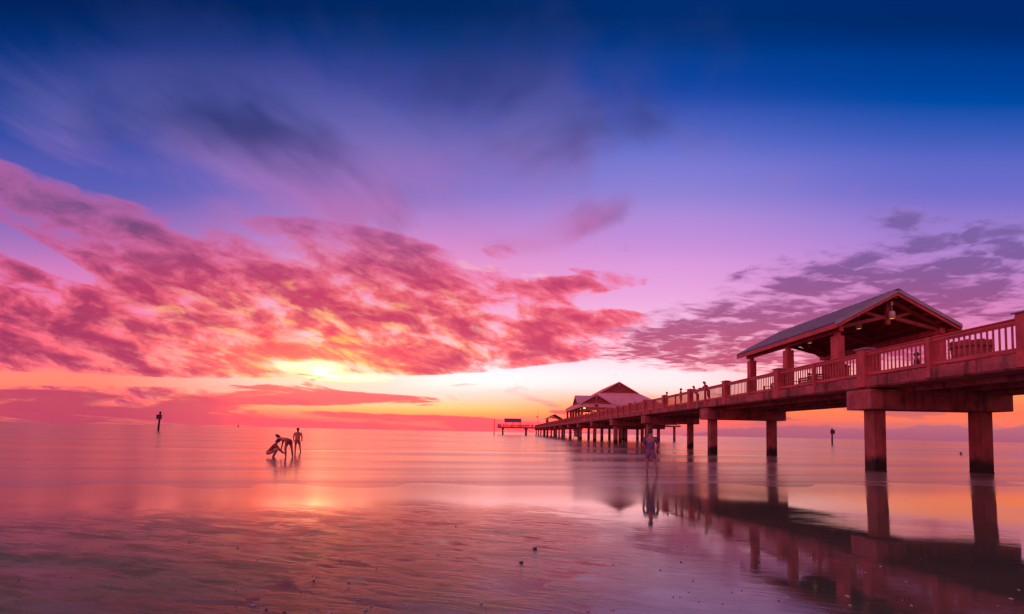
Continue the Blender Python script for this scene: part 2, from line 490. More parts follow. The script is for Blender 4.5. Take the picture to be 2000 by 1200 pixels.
WOOD = mat('red_stained_wood', (0.56, 0.082, 0.095), 0.62, 0.3, 2.2, (1, 1, 0.35), 0.2)
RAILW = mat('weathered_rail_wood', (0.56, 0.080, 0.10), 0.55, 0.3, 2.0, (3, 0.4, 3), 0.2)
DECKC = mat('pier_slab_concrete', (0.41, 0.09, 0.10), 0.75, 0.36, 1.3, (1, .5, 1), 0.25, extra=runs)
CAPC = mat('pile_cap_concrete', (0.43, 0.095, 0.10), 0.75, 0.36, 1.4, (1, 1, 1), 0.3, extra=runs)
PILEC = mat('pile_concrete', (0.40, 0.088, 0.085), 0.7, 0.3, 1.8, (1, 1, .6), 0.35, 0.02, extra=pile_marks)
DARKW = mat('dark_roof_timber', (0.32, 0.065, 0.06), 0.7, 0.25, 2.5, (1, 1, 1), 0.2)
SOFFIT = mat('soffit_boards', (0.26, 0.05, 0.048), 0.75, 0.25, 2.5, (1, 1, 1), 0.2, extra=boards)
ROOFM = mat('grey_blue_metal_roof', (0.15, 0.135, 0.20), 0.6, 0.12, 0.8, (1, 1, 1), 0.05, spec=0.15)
TRIM = mat('pale_metal_trim', (0.36, 0.36, 0.46), 0.45, 0.12, 1.5, (1, 1, 1), 0.05, metal=0.3)
PINKW = mat('pale_pink_fascia', (0.85, 0.42, 0.44), 0.6, 0.10, 0.7, (1, 1, 1), 0.1)
REDW = mat('dark_red_gable', (0.32, 0.055, 0.07), 0.7, 0.2, 1.5, (1, 1, 1), 0.1)
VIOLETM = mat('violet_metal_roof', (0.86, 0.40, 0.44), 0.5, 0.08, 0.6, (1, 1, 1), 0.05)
POSTD = mat('tarred_timber', (0.05, 0.015, 0.016), 0.7, 0.3, 2, (1, 1, .3), 0.3)
SIGNM = mat('faded_board', (0.06, 0.02, 0.025), 0.6, 0.2, 2, (1, 1, 1), 0.1)
LAMPW = mat('pale_enamel', (0.70, 0.48, 0.50), 0.35, 0.06, 4, (1, 1, 1), 0.0)
SKIN = mat('skin', (0.42, 0.17, 0.13), 0.55, 0.08, 6, (1, 1, 1), 0.0)
HAIR = mat('dark_hair', (0.035, 0.02, 0.018), 0.5, 0.2, 30, (1, 1, 1), 0.2)
SHELLD = mat('dark_shell', (0.045, 0.025, 0.03), 0.4, 0.3, 20, (1, 1, 1), 0.2)
SHELLL = mat('pale_shell', (0.52, 0.40, 0.42), 0.4, 0.2, 20, (1, 1, 1), 0.2)
_cloth = {}


def cloth(name, c):
    if name not in _cloth: _cloth[name] = mat(name, c, 0.85, 0.12, 14, (1, 1, 1), 0.15)
    return _cloth[name]


def glow(name, c, s):
    m = bpy.data.materials.new(name); m.use_nodes = True
    b = m.node_tree.nodes['Principled BSDF']
    b.inputs['Base Color'].default_value = (*c, 1)
    b.inputs['Emission Color'].default_value = (*c, 1)
    b.inputs['Emission Strength'].default_value = s
    return m


BULB = glow('lit_bulb', (1.0, 0.42, 0.10), 1.6)
LITWIN = glow('lit_window', (1.0, 0.22, 0.04), 0.75)
LITYEL = glow('lit_lamp_yellow', (1.0, 0.62, 0.16), 3.0)


# ------------------------------------------------------------------ sea and beach
SLOPE = 0.013


def shore(x): return 11.3 + 0.19 * x


def sand_z(x, y):
    o = shore(x) - y
    if o < 0: return SLOPE * o * .4
    k = min(o, 7.6 + .8 * (1 - math.exp(-max(0, o - 7.6) / .8)))
    return SLOPE * 1.15 * (k - .9 * (1 - math.exp(-k / .9)))


def water_mat():
    m = bpy.data.materials.new('calm_sea'); m.use_nodes = True
    nt = m.node_tree; bs = nt.nodes['Principled BSDF']
    tc = nt.nodes.new('ShaderNodeTexCoord'); ob = E(nt, tc.outputs['Object'])
    x, y, z = sep(nt, ob)
    off = y - x * 0.19 - 11.3                        # metres out from the water's edge
    q = off.max(0.0)._m('SQRT')
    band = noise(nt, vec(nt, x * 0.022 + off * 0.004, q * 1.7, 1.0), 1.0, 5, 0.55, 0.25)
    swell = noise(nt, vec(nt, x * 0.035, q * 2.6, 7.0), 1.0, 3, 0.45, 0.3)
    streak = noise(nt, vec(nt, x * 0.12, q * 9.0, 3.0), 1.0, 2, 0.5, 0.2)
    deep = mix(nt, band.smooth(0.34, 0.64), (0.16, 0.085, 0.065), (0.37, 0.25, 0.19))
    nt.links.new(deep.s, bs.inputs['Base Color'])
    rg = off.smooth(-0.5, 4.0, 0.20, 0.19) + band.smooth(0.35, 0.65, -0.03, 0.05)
    nt.links.new(rg.s, bs.inputs['Roughness'])
    bs.inputs['IOR'].default_value = 1.36
    nt.links.new((band.smooth(0.36, 0.60, 0.24, 0.52)).s, bs.inputs['Specular IOR Level'])
    b = nt.nodes.new('ShaderNodeBump'); b.inputs['Strength'].default_value = 1.0; b.inputs['Distance'].default_value = 0.03

    def ridge(at_, w, amp):
        e = (off - at_ + (noise(nt, vec(nt, x * 0.10, at_, 0.0), 1.0, 2, 0.5) - 0.5) * (w * 7)) * (1.0 / w)
        return (e * e * -1.0).exp() * amp
    h = (swell * 0.6 + streak * 0.006) * off.smooth(0.5, 14.0, 0.0, 1.0) + ridge(0.9, 0.16, 0.09) + ridge(4.6, 0.5, 0.25) + ridge(19.0, 1.6, 1.5) + ridge(9.5, 0.9, 0.5)
    nt.links.new(h.s, b.inputs['Height']); nt.links.new(b.outputs[0], bs.inputs['Normal'])
    return m


def sand_mat():
    m = bpy.data.materials.new('wet_sand'); m.use_nodes = True
    nt = m.node_tree; bs = nt.nodes['Principled BSDF']
    tc = nt.nodes.new('ShaderNodeTexCoord'); ob = E(nt, tc.outputs['Object'])
    x, y, z = sep(nt, ob)
    off = x * 0.19 + 11.3 - y                        # metres up the beach from the water's edge
    # drained patches swept diagonally by the backwash
    d1 = noise(nt, vec(nt, x * 0.55 - y * 0.42, y * 1.15 + x * 0.30, 2.0), 1.0, 6, 0.6, 0.6)
    rip = noise(nt, vec(nt, x * 1.6 - y * 1.2, y * 11.0 + x * 3.2, 5.0), 1.0, 4, 0.6, 0.5)
    grain = noise(nt, vec(nt, x * 70.0, y * 70.0, 3.0), 1.0, 3, 0.7)
    dry = (d1 + (rip - 0.5) * 0.30).smooth(0.40, 0.72) * off.smooth(2.2, 6.5) * x.smooth(-0.5, 3.0, 1.0, 0.10)
    left = x.smooth(-1.0, -5.0, 0.0, 1.0) * off.smooth(2.5, 6.0)
    dry = (dry * 0.6 + left * 0.34).clamp()
    base = mix(nt, grain.smooth(0.3, 0.7), (0.055, 0.068, 0.044), (0.100, 0.122, 0.076))
    base = mix(nt, (dry * 0.9).clamp(), base, (0.19, 0.28, 0.155))
    # drained, matte streaks between the mirrors of standing film
    sw = noise(nt, vec(nt, x * 0.9 - y * 0.75, y * 2.6 + x * 0.85, 12.0), 1.0, 7, 0.64, 0.5)
    matte = (sw + (rip - 0.5) * 0.35 + (grain - 0.5) * 0.18).smooth(0.44, 0.68) * off.smooth(2.6, 5.5) * x.smooth(-0.6, 2.0, 0.9, 0.02)
    base = mix(nt, matte * 0.8, base, (0.10, 0.155, 0.09))
    base = mix(nt, (grain - 0.2).smooth(0.35, 0.5) * matte, base, (0.05, 0.055, 0.035))
    nt.links.new(((0.5 - matte * 0.36) * (1.0 - off.smooth(2.5, 7.5) * x.smooth(1.2, -1.0) * 0.65)).s, bs.inputs['Specular IOR Level'])
    nt.links.new(base.s, bs.inputs['Base Color'])
    nt.links.new((matte * 0.15 + dry * 0.42 + off.smooth(1.0, 4.6, 0.17, 0.020)).s, bs.inputs['Roughness'])
    nt.links.new((x.smooth(-2.0, 1.0, 1.36, 2.2) - dry * 0.15).s, bs.inputs['IOR'])
    b = nt.nodes.new('ShaderNodeBump'); b.inputs['Strength'].default_value = 1.0; b.inputs['Distance'].default_value = 0.004
    film = noise(nt, vec(nt, x * 2.2 - y * 0.5, y * 9.0 + x * 1.2, 9.0), 1.0, 3, 0.55, 0.4)
    h = rip * (dry * 1.2 + matte * 1.3 + 0.01) + grain * (dry * 0.4 + matte * 0.5 + 0.001) + film * 0.03 * off.smooth(0.5, 5.0, 0.15, 1.0)
    nt.links.new(h.s, b.inputs['Height']); nt.links.new(b.outputs[0], bs.inputs['Normal'])
    return m


def build_ground():
    # sea: one sheet to the horizon
    xs = [-16000, -2000, -300, -60, -20, 0, 20, 60, 300, 2000, 16000]
    ys = [-12, 0, 10, 20, 40, 80, 160, 400, 1200, 5000, 26000]
    m = MB()
    m.add([(x, y, 0) for y in ys for x in xs], [(j * 11 + i, j * 11 + i + 1, j * 11 + 12 + i, j * 11 + 11 + i) for j in range(10) for i in range(10)])
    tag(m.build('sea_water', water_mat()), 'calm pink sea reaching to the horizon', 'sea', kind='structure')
    # beach: gentle slope with shallow dips, running out under the water
    m = MB(); nx, ny = 260, 200
    X0, X1, Y0, Y1 = -45.0, 60.0, -30.0, 40.0
    rnd = random.Random(3)
    waves = [(rnd.uniform(.3, 2.2), rnd.uniform(.3, 2.6), rnd.uniform(0, 6.3), rnd.uniform(.0004, .0009)) for _ in range(10)]
    for j in range(ny + 1):
        for i in range(nx + 1):
            x = X0 + (X1 - X0) * i / nx; y = Y0 + (Y1 - Y0) * j / ny
            z = sand_z(x, y)
            z += sum(a * sin(kx * x + ky * y + p) for kx, ky, p, a in waves)
            m.v.append((x, y, z))
    for j in range(ny):
        for i in range(nx):
            a = j * (nx + 1) + i; m.f.append((a, a + 1, a + nx + 2, a + nx + 1))
    tag(m.build('beach_sand', sand_mat(), smooth=True), 'flat wet beach sand in the foreground', 'beach', kind='structure')


build_ground()




# ------------------------------------------------------------------ the pier
XL, XR = 15.45, 21.80             # outer faces of the railing posts
XM = 18.58
DECK_Z = 3.96
Y_END = 236.0
PITCH_P, Y_P0 = 3.02, 19.05 - 6.04 * 4      # post spacing, first big post
BENT, Y_B0 = 15.1, 19.22

pier = thing('fishing_pier', 'long red-brown fishing pier on square concrete piles running out from the beach', 'pier', (XM, 0, 0))


def part(name, mb, m, parent=pier, smooth=False):
    o = mb.build(name, m, None, smooth=smooth)
    p = parent; off = Vector((0, 0, 0))
    while p: off += Vector(p.location); p = p.parent
    o.data.transform(Matrix.Translation(-off)); o.parent = parent
    return o


def build_pier():
    # deck slab in pour lengths with joints
    m = MB(); y = -22.0
    while y < Y_END - 0.1:
        y1 = min(y + BENT / 2, Y_END)
        m.cbox(15.54, 21.71, y, y1 - 0.02, 3.58, DECK_Z, 0.03)
        y = y1
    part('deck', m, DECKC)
    # kerb boards proud of the slab edge
    for xa, xb in ((15.50, 15.60), (21.65, 21.75)):
        m = MB(); y = -22.0
        while y < Y_END - 0.1:
            y1 = min(y + PITCH_P, Y_END)
            m.cbox(xa, xb, y + .004, y1 - .006, 3.63, 4.055, 0.012); y = y1
        part('kerb_board', m, DECKC)
    for x in (16.9, 18.6, 20.3):
        m = MB(); m.box(x - .16, x + .16, -22, Y_END, 3.40, 3.578); part('girder', m, DECKC)
    m = MB(); m.tube([(21.1, -22, 3.38), (21.1, 90, 3.38)], .07, 8); m.tube([(20.85, -22, 3.44), (20.85, 90, 3.44)], .045, 8)
    part('service_pipe', m, CAPC, smooth=True)
    # bents
    k = -2
    while Y_B0 + k * BENT < Y_END:
        y = Y_B0 + k * BENT
        wide = 88 < y < 120
        x1 = 34.2 if wide else 21.55
        m = MB(); m.cbox(15.45, x1, y - .66, y + .66, 2.66, 3.52, 0.03)
        for x in (16.9, 18.6, 20.3) + ((25, 29, 33) if wide else ()): m.box(x - .2, x + .2, y - .3, y + .3, 3.515, 3.579 if x > 22 else 3.53)
        cap = part('pile_cap', m, CAPC)
        for x in (16.18, 20.80) + ((26.0, 29.5, 33.0) if wide else ()):
            w = .275; zb = -1.2
            m = MB(); m.cbox(x - w, x + w, y - w, y + w, zb, 2.658, 0.035)
            m.cbox(x - w - .012, x + w + .012, y - w - .012, y + w + .012, -.3, 0.10 + .03 * sin(k * 5 + x), 0.05)
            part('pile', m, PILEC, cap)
        k += 1
    # railing: posts
    npost = int((Y_END - Y_P0) / PITCH_P) + 1
    bp = MB().cbox(-.2, .2, -.2, .2, -.33, 1.31, .012)
    for dx in (-.203, .203):
        for zz in (-.22, -.06):
            for yy in (-.1, .1): bp.tube([(dx - .012, yy, zz), (dx + .012, yy, zz)], .022, 8)
    bp.box(-.208, .208, -.208, .208, 1.19, 1.235)
    bigme = bp.mesh('rail_post', WOOD)
    cm = MB().cbox(-.27, .27, -.27, .27, 1.311, 1.355, .015)
    cm.add([(-.25, -.25, 1.3545), (.25, -.25, 1.3545), (.25, .25, 1.3545), (-.25, .25, 1.3545), (0, 0, 1.42)], [(0, 1, 4), (1, 2, 4), (2, 3, 4), (3, 0, 4), (3, 2, 1, 0)])
    capme = cm.mesh('post_cap', TRIM)
    smallme = MB().cbox(-.07, .07, -.07, .07, -.28, 1.20, .008).mesh('baluster_post', WOOD)
    L = PITCH_P
    pm = MB(); pm.cbox(-.09, .09, .02, L - .02, 1.165, 1.208, .008); pm.box(-.035, .035, .03, L - .03, 1.00, 1.163)
    pm.box(-.055, -.036, .03, L - .03, 1.05, 1.15)
    pm.box(-.035, .035, .03, L - .03, .172, .295)
    panelme = pm.mesh('railing_panel', RAILW)
    bm_ = MB(); n = 17
    for i in range(n):
        yy = (i + .5) * L / n; bm_.box(-.019, .019, yy - .019, yy + .019, .2945, 1.0005)
    balme = bm_.mesh('balusters', RAILW)
    far = MB(); count = 0
    for side, x in ((0, XL + .2), (1, XR - .2)):
        for i in range(npost):
            y = Y_P0 + i * PITCH_P
            if y < -21: continue
            if 88 < y < 119 and side: continue
            keep = side == 0 or 8 < y < 88
            if keep:
                if i % 2 == 0:
                    o = link('rail_post', bigme, pier, (x - XM, y, DECK_Z)); link('post_cap', capme, o)
                else:
                    link('baluster_post', smallme, pier, (x + (-.1 if side == 0 else .1) - XM, y, DECK_Z))
            if y + L > Y_END: continue
            if keep and count < 98:
                count += 1
                o = link('railing_panel', panelme, pier, (x - XM, y, DECK_Z)); link('balusters', balme, o)
            else:
                far.box(x - .05, x + .05, y, y + L, DECK_Z + 1.0, DECK_Z + 1.23); far.box(x - .03, x + .03, y, y + L, DECK_Z + .14, DECK_Z + .28)
                for q in range(9): far.box(x - .03, x + .03, y + (q + .5) * L / 9 - .04, y + (q + .5) * L / 9 + .04, DECK_Z + .28, DECK_Z + 1.0)
    o = part('distant_railing', far, RAILW); o["kind"] = 'stuff'
    # platform under the concession house
    m = MB(); m.cbox(21.72, 35.0, 89.5, 118.5, 3.58, DECK_Z - .01, .03); m.box(35.0, 45.5, 114, 118.5, 3.58, DECK_Z - .02)
    plat = part('platform', m, DECKC)
    m = MB()
    for xa, xb, yy in ((21.9, 35, 89.6), (35, 45.4, 114.1)):
        m.box(xa, xb, yy, yy + .08, DECK_Z + 1.05, DECK_Z + 1.2); m.box(xa, xb, yy, yy + .06, DECK_Z + .14, DECK_Z + .26)
        q = xa
        while q < xb: m.box(q - .05, q + .05, yy - .03, yy + .07, DECK_Z - .02, DECK_Z + 1.1); q += .72
    part('platform_rail', m, RAILW, plat)
    for x in (38.5, 44.5):
        m = MB(); m.cbox(x - .25, x + .25, 115.5, 116, -1, 3.575, .03); part('pile', m, PILEC, plat)
    # head of the pier, a cross deck
    m = MB(); m.cbox(-4.3, 15.5, 226, 235.9, 3.45, DECK_Z - .03, .05); m.cbox(21.75, 40, 226, 235.9, 3.45, DECK_Z - .03, .05)
    head = part('pier_head_deck', m, DECKC)
    m = MB()
    for xa, xb in ((-4.25, 15.3), (21.9, 39.9)):
        for yy in (226.05, 235.75):
            m.box(xa, xb, yy, yy + .1, DECK_Z + .98, DECK_Z + 1.16); m.box(xa, xb, yy, yy + .08, DECK_Z + .12, DECK_Z + .28)
            q = xa
            while q < xb: m.box(q - .06, q + .06, yy - .02, yy + .08, DECK_Z, DECK_Z + 1.05); q += .62
    m.box(-4.3, -4.2, 226, 235.8, DECK_Z + .98, DECK_Z + 1.16); m.box(-4.3, -4.2, 226, 235.8, DECK_Z + .12, DECK_Z + .28)
    part('head_rail', m, RAILW, head)
    for x in (-1.4, 10.8, 26, 37):
        m = MB(); m.cbox(x - .7, x + .7, 226.3, 235.6, 2.66, 3.448, .04); part('head_cap', m, CAPC, head)
        for y in (227.4, 233.8):
            m = MB(); m.cbox(x - .42, x + .42, y - .42, y + .42, -2, 2.658, .04); part('head_pile', m, PILEC, head)


build_pier()


# ------------------------------------------------------------------ open shelters
def build_shelter():
    root = thing('pier_shelter', 'large open gabled shelter with metal roof standing near on the pier, pendant lamps inside', 'shelter', (XM, 20.6, DECK_Z), group='open shelters on the pier')
    def P(name, mb, m, parent=root): return mb.build(name, m, parent)
    LN, HW, EZ, RZ = 8.9, 3.02, 2.93, 4.60
    sl = (RZ - EZ) / HW
    for s in (-1, 1):
        m = MB(); m.plate([(0, 0, RZ), (s * HW, 0, EZ), (s * HW, LN, EZ), (0, LN, RZ)], .035)
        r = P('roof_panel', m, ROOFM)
        q = MB(); n = 22
        for i in range(n + 1):
            y = .02 + i * (LN - .04) / n
            q.bar((s * .06, y, RZ - .06 * sl + .02), (s * HW, y, EZ + .02), .034, .065)
        q.build('standing_seams', TRIM, r)
        m = MB(); z = EZ - .038
        m.plate([(s * .03, .03, RZ - .05), (s * (HW - .03), .03, z), (s * (HW - .03), LN - .03, z), (s * .03, LN - .03, RZ - .05)], .025)
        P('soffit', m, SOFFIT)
        m = MB(); m.box(min(s * (HW - .045), s * (HW - .005)), max(s * (HW - .045), s * (HW - .005)), .01, LN - .01, EZ - .27, EZ - .042); P('eave_board', m, WOOD)
        for y in (-.02, LN - .02):
            m = MB(); a = .115
            m.prism([(s * .0, RZ - .01), (s * (HW + .0), EZ - .01), (s * (HW + .0), EZ - .13), (0, RZ - .155)], 1, y, y + .04); P('rake_board', m, TRIM)
            m = MB(); m.prism([(s * .0, RZ - .157), (s * (HW - .05), EZ - .13), (s * (HW - .05), EZ - .26), (0, RZ - .30)], 1, y + (.045 if y < 1 else -.045), y + (.085 if y < 1 else -.005)); P('rake_beam', m, WOOD)
        m = MB(); m.cbox(s * 2.46 - .11, s * 2.46 + .11, .35, LN - .35, 2.60, 2.86, .012); P('wall_plate', m, WOOD)
        for k in range(4):
            xx = s * (.45 + k * .62); zz = RZ - .068 - abs(xx) * sl
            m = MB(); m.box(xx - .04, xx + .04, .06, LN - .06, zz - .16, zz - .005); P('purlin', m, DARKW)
        for y in (.62, 4.35, 8.08):
            m = MB(); m.cbox(s * 2.46 - .20, s * 2.46 + .20, y - .20, y + .20, 0, 2.40, .012); m.cbox(s * 2.46 - .22, s * 2.46 + .22, y - .22, y + .22, 0.001, .22, .012)
            c = P('column', m, WOOD)
            m = MB(); m.cbox(s * 2.46 - .105, s * 2.46 + .105, y - .105, y + .105, 2.4005, 2.6, .01); m.build('column_neck', WOOD, c)
    m = MB(); m.prism([(-.16, RZ - .06), (0, RZ + .03), (.16, RZ - .06), (.16, RZ - .09), (-.16, RZ - .09)], 1, -.03, LN + .03); P('ridge_cap', m, ROOFM)
    m = MB(); m.box(-.06, .06, .1, LN - .1, RZ - .42, RZ - .16); P('ridge_beam', m, DARKW)
    for y in (.62, 4.35, 8.08):
        m = MB()
        for s in (-1, 1):
            m.bar((s * 2.75, y, EZ - .02 - .02), (s * .05, y, RZ - .34), .13, .18)
            m.bar((s * 2.40, y + .002, 2.84), (s * .09, y + .002, 3.42), .10, .17)
            m.bar((s * 1.25, y + .003, 3.66), (s * .09, y + .003, 3.32), .09, .15)
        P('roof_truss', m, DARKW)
        m = MB(); m.cbox(-.09, .09, y - .09, y + .09, 3.02, RZ - .43, .01); P('king_post', m, DARKW)
    return root


shelter = build_shelter()
s2 = copy_tree(shelter); s2.location = (XM, 166, DECK_Z)
s2["label"] = 'small dark gabled shelter far out on the pier, beyond the concession house'
s3 = copy_tree(shelter); s3.location = (8.2, 229.5, DECK_Z - .03); s3.rotation_euler.z = pi / 2
s3["label"] = 'distant shelter seen side-on on the cross deck at the pier end'


# ------------------------------------------------------------------ hanging lamps
def lamp(loc, label, big=False):
    t = thing('pendant_lamp', label, 'lamp', loc, group='lamps hung in the near shelter')
    r = .135
    m = MB(); n = 18
    prof = [(.03, .40), (.075, .395), (.115, .36), (.13, .30), (r, .02), (r - .012, .02), (r - .02, .05), (.10, .30), (.02, .34)]
    vs = [(p * cos(2 * pi * k / n), p * sin(2 * pi * k / n), z) for p, z in prof for k in range(n)]
    fs = [(i * n + k, i * n + (k + 1) % n, (i + 1) * n + (k + 1) % n, (i + 1) * n + k) for i in range(len(prof) - 1) for k in range(n)]
    fs += [tuple(range(n)), tuple(range((len(prof) - 1) * n, len(prof) * n))]
    m.add(vs, fs); m.build('lamp_shade', LAMPW, t, smooth=True)
    m = MB(); m.tube([(0, 0, .39), (0, 0, .82)], .014, 8); m.cbox(-.045, .045, -.045, .045, .68, .86, .01); m.build('lamp_stem', LAMPW, t)
    m = MB(); m.tube([(0, 0, .04), (0, 0, .09), (0, 0, .2)], [.075, .085, .03], 12); m.build('bulb', BULB, t, smooth=True)
    return t


lamp((XM + .02, 20.98, 7.20), 'pale bell lamp hung in the open gable of the near shelter, nearest the viewer')
lamp((XM, 22.95, 7.17), 'dim lamp glowing amber under the near shelter roof, beside the front left column')
lamp((XM, 26.7, 7.17), 'farthest amber lamp under the near shelter roof, behind the middle column')


# ------------------------------------------------------------------ concession house
def build_house():
    X0, X1, Y0, Y1, EB, ET = 15.75, 33.9, 93.0, 116.0, 7.0, 7.76
    XC = (X0 + X1) / 2; RZ = 12.9; hw = XC - X0; sl = (RZ - ET) / hw
    GY, GZ = 96.3, 10.48; gx = (RZ - GZ) / sl
    root = thing('concession_house', 'pale pink concession house with violet metal roofs and red gables on the pier', 'building', (XC, Y0, DECK_Z))
    def P(name, mb, m, parent=root, smooth=False): return part(name, mb, m, parent, smooth)
    BY = Y1 - (GY - Y0)
    # main roof
    m = MB()
    for s in (-1, 1):
        e = XC + s * hw; g = XC + s * gx
        m.plate([(e, Y0, ET), (g, GY, GZ), (g, GY - .5, GZ), (XC, GY - .5, RZ), (XC, BY + .5, RZ), (g, BY + .5, GZ), (g, BY, GZ), (e, Y1, ET)], .06)
    for ya, yb in ((Y0, GY), (Y1, BY)):
        m.plate([(X0, ya, ET), (X1, ya, ET), (XC + gx, yb, GZ), (XC - gx, yb, GZ)], .06)
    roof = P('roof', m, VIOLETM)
    m = MB()
    n = 36
    for i in range(1, n):
        t = i / n; xe = X0 + t * (X1 - X0)
        if xe < 22.4: continue
        d = min(1.0, (xe - X0) / (hw - gx), (X1 - xe) / (hw - gx))
        m.bar((xe, Y0, ET + .03), (xe, Y0 + d * (GY - Y0), ET + d * (GZ - ET) + .03), .06, .07)
    P('roof_seams', m, VIOLETM, roof)
    m = MB()
    for i in range(1, 40):
        y = Y0 + i * (Y1 - Y0) / 40
        d = min(1.0, (y - Y0) / (GY - Y0), (Y1 - y) / (GY - Y0))
        zt = GZ + (RZ - GZ) * (1 if d >= 1 else 0) if d >= 1 else ET + d * (GZ - ET)
        m.bar((X0, y, ET + .03), (X0 + (zt - ET) / sl, y, zt + .03), .05, .06)
    P('roof_seams', m, VIOLETM, roof)
    def gable(apex, half, z0, face, axis, at_, depth, name):
        """a projecting gable: red face, pale rakes, king post, small lamp, two roof slopes"""
        z1 = apex[1]; c = apex[0]
        m = MB(); m.prism([(c - half + .1, z0), (c + half - .1, z0), (c, z1 - .12)], axis, at_ + .02 * face, at_ + .12 * face); g = P(name, m, REDW)
        m = MB()
        for s in (-1, 1):
            m.prism([(c, z1 + .02), (c + s * half, z0 + .02), (c + s * half, z0 - .16), (c, z1 - .2)], axis, at_ - .38 * face, at_ - .30 * face)
        P('gable_rake', m, PINKW, g)
        m = MB()
        def Q(a, z, d): return (a, at_ + d * face, z) if axis == 1 else (at_ + d * face, a, z)
        m.bar(Q(c, z0, -.02), Q(c, z1 - .2, -.02), .14, .14)
        for s in (-1, 1): m.bar(Q(c, z0 + .15, -.02), Q(c + s * half * .42, z0 + (z1 - z0) * .52, -.02), .12, .12)
        m.bar(Q(c - half + .3, z0 + .08, -.02), Q(c + half - .3, z0 + .08, -.02), .16, .12)
        P('gable_truss', m, WOOD, g)
        m = MB(); m.tube([Q(c, z1 - .85, -.2), Q(c, z1 - .55, -.2), Q(c, z1 - .45, -.2)], [.17, .14, .04], 10); P('gable_lamp', m, LAMPW, g, True)
        if depth:
            m = MB()
            for s in (-1, 1):
                m.plate([Q(c, z1 + .03, -.4), Q(c + s * half, z0 + .03, -.4), Q(c + s * half, z0 + .03, .3), Q(c, z1 + .03, depth)], .05)
            P('gable_roof', m, VIOLETM, g)
    gable((XC, RZ), gx, GZ - .05, 1, 1, GY, 0, 'gable')
    gable((XC, RZ), gx, GZ - .05, -1, 1, BY, 0, 'gable')
    gable((19.15, 9.80), 3.25, ET + .12, 1, 1, Y0 - .12, 2.4, 'entry_gable')
    gable((97.0, 9.80), 3.4, ET + .12, 1, 0, X0 - .1, 3.7, 'side_gable')
    # eaves
    m = MB(); m.box(X0, X1, Y0, Y0 + .12, EB, ET - .01); m.box(X0, X0 + .12, Y0 + .12, Y1, EB, ET - .01); m.box(X1 - .12, X1, Y0 + .12, Y1, EB, ET - .01); m.box(X0 + .12, X1 - .12, Y1 - .12, Y1, EB, ET - .01)
    P('fascia', m, PINKW)
    m = MB(); m.box(X0 - .06, X1 + .06, Y0 - .06, Y0 - .001, ET - .16, ET + .02); m.box(X0 - .06, X0 - .001, Y0, Y1, ET - .16, ET + .02); P('gutter', m, VIOLETM)
    m = MB(); m.box(X0 + .125, X1 - .125, Y0 + .125, Y1 - .125, EB + .06, EB + .12); P('ceiling', m, PINKW)
    # columns along the seaward side, front wall with lit openings
    for y in (93.6, 97.6, 101.6, 105.6, 109.6, 115.4):
        m = MB(); m.cbox(16.0, 16.5, y - .25, y + .25, DECK_Z, EB + .055, .02); P('column', m, REDW)
    WX = 18.2
    m = MB()
    m.box(WX, X1 - .8, 94.2, 94.4, DECK_Z, 4.9); m.box(WX, X1 - .8, 94.2, 94.4, 6.55, EB + .058); m.box(WX, WX + .35, 94.2, 94.4, 4.9, 6.55); m.box(20.9, X1 - .8, 94.2, 94.4, 4.9, 6.55)
    m.box(WX, WX + .2, 94.4, 99, DECK_Z, 4.8); m.box(WX, WX + .2, 94.4, 115, 6.6, EB + .058)
    P('wall', m, PINKW)
    for xa, xb in ((WX + .35, 19.6), (19.7, 20.9)):
        m = MB(); m.box(xa + .08, xb - .08, 94.28, 94.31, 4.98, 6.47); w = P('window', m, LITWIN)
        m = MB()
        for a, b, c, d in ((xa, xa + .08, 4.9, 6.55), (xb - .08, xb, 4.9, 6.55), (xa + .08, xb - .08, 4.9, 4.98), (xa + .08, xb - .08, 6.47, 6.55)): m.box(a, b, 94.18, 94.40, c, d)
        m.box((xa + xb) / 2 - .03, (xa + xb) / 2 + .03, 94.22, 94.27, 4.98, 6.47)
        P('window_frame', m, REDW, w)
    for y in (96.0, 99.8, 103.6):
        m = MB(); m.tube([(17.2, y, 6.86), (17.2, y, 6.98), (17.2, y, 7.04)], [.22, .26, .1], 12); P('ceiling_lamp', m, LITYEL, smooth=True)
    m = MB(); m.cbox(18.9, 19.5, Y0 - .34, Y0 - .065, 7.22, 7.56, .03); P('speaker_box', m, SIGNM)


build_house()


# ------------------------------------------------------------------ people
def skin_mesh(name, verts, edges, radii, root, m, sub=1):
    """grow one continuous surface round a skeleton"""
    me = bpy.data.meshes.new(name + '_bones'); me.from_pydata(verts, edges, [])
    o = bpy.data.objects.new(name + '_bones', me); COL.objects.link(o)
    o.modifiers.new('s', 'SKIN').use_smooth_shade = True
    for i, r in enumerate(radii):
        r = r if isinstance(r, tuple) else (r, r)
        me.skin_vertices[0].data[i].radius = r
        me.skin_vertices[0].data[i].use_root = (i == root)
    if sub: o.modifiers.new('d', 'SUBSURF').levels = sub
    bpy.context.view_layer.update()
    res = bpy.data.meshes.new_from_object(o.evaluated_get(bpy.context.evaluated_depsgraph_get()))
    bpy.data.objects.remove(o); bpy.data.meshes.remove(me)
    res.name = name; res.materials.clear(); res.materials.append(m)
    for p in res.polygons: p.use_smooth = True
    return res


def limb(a, d, length): return Vector(a) + Vector(d).normalized() * length


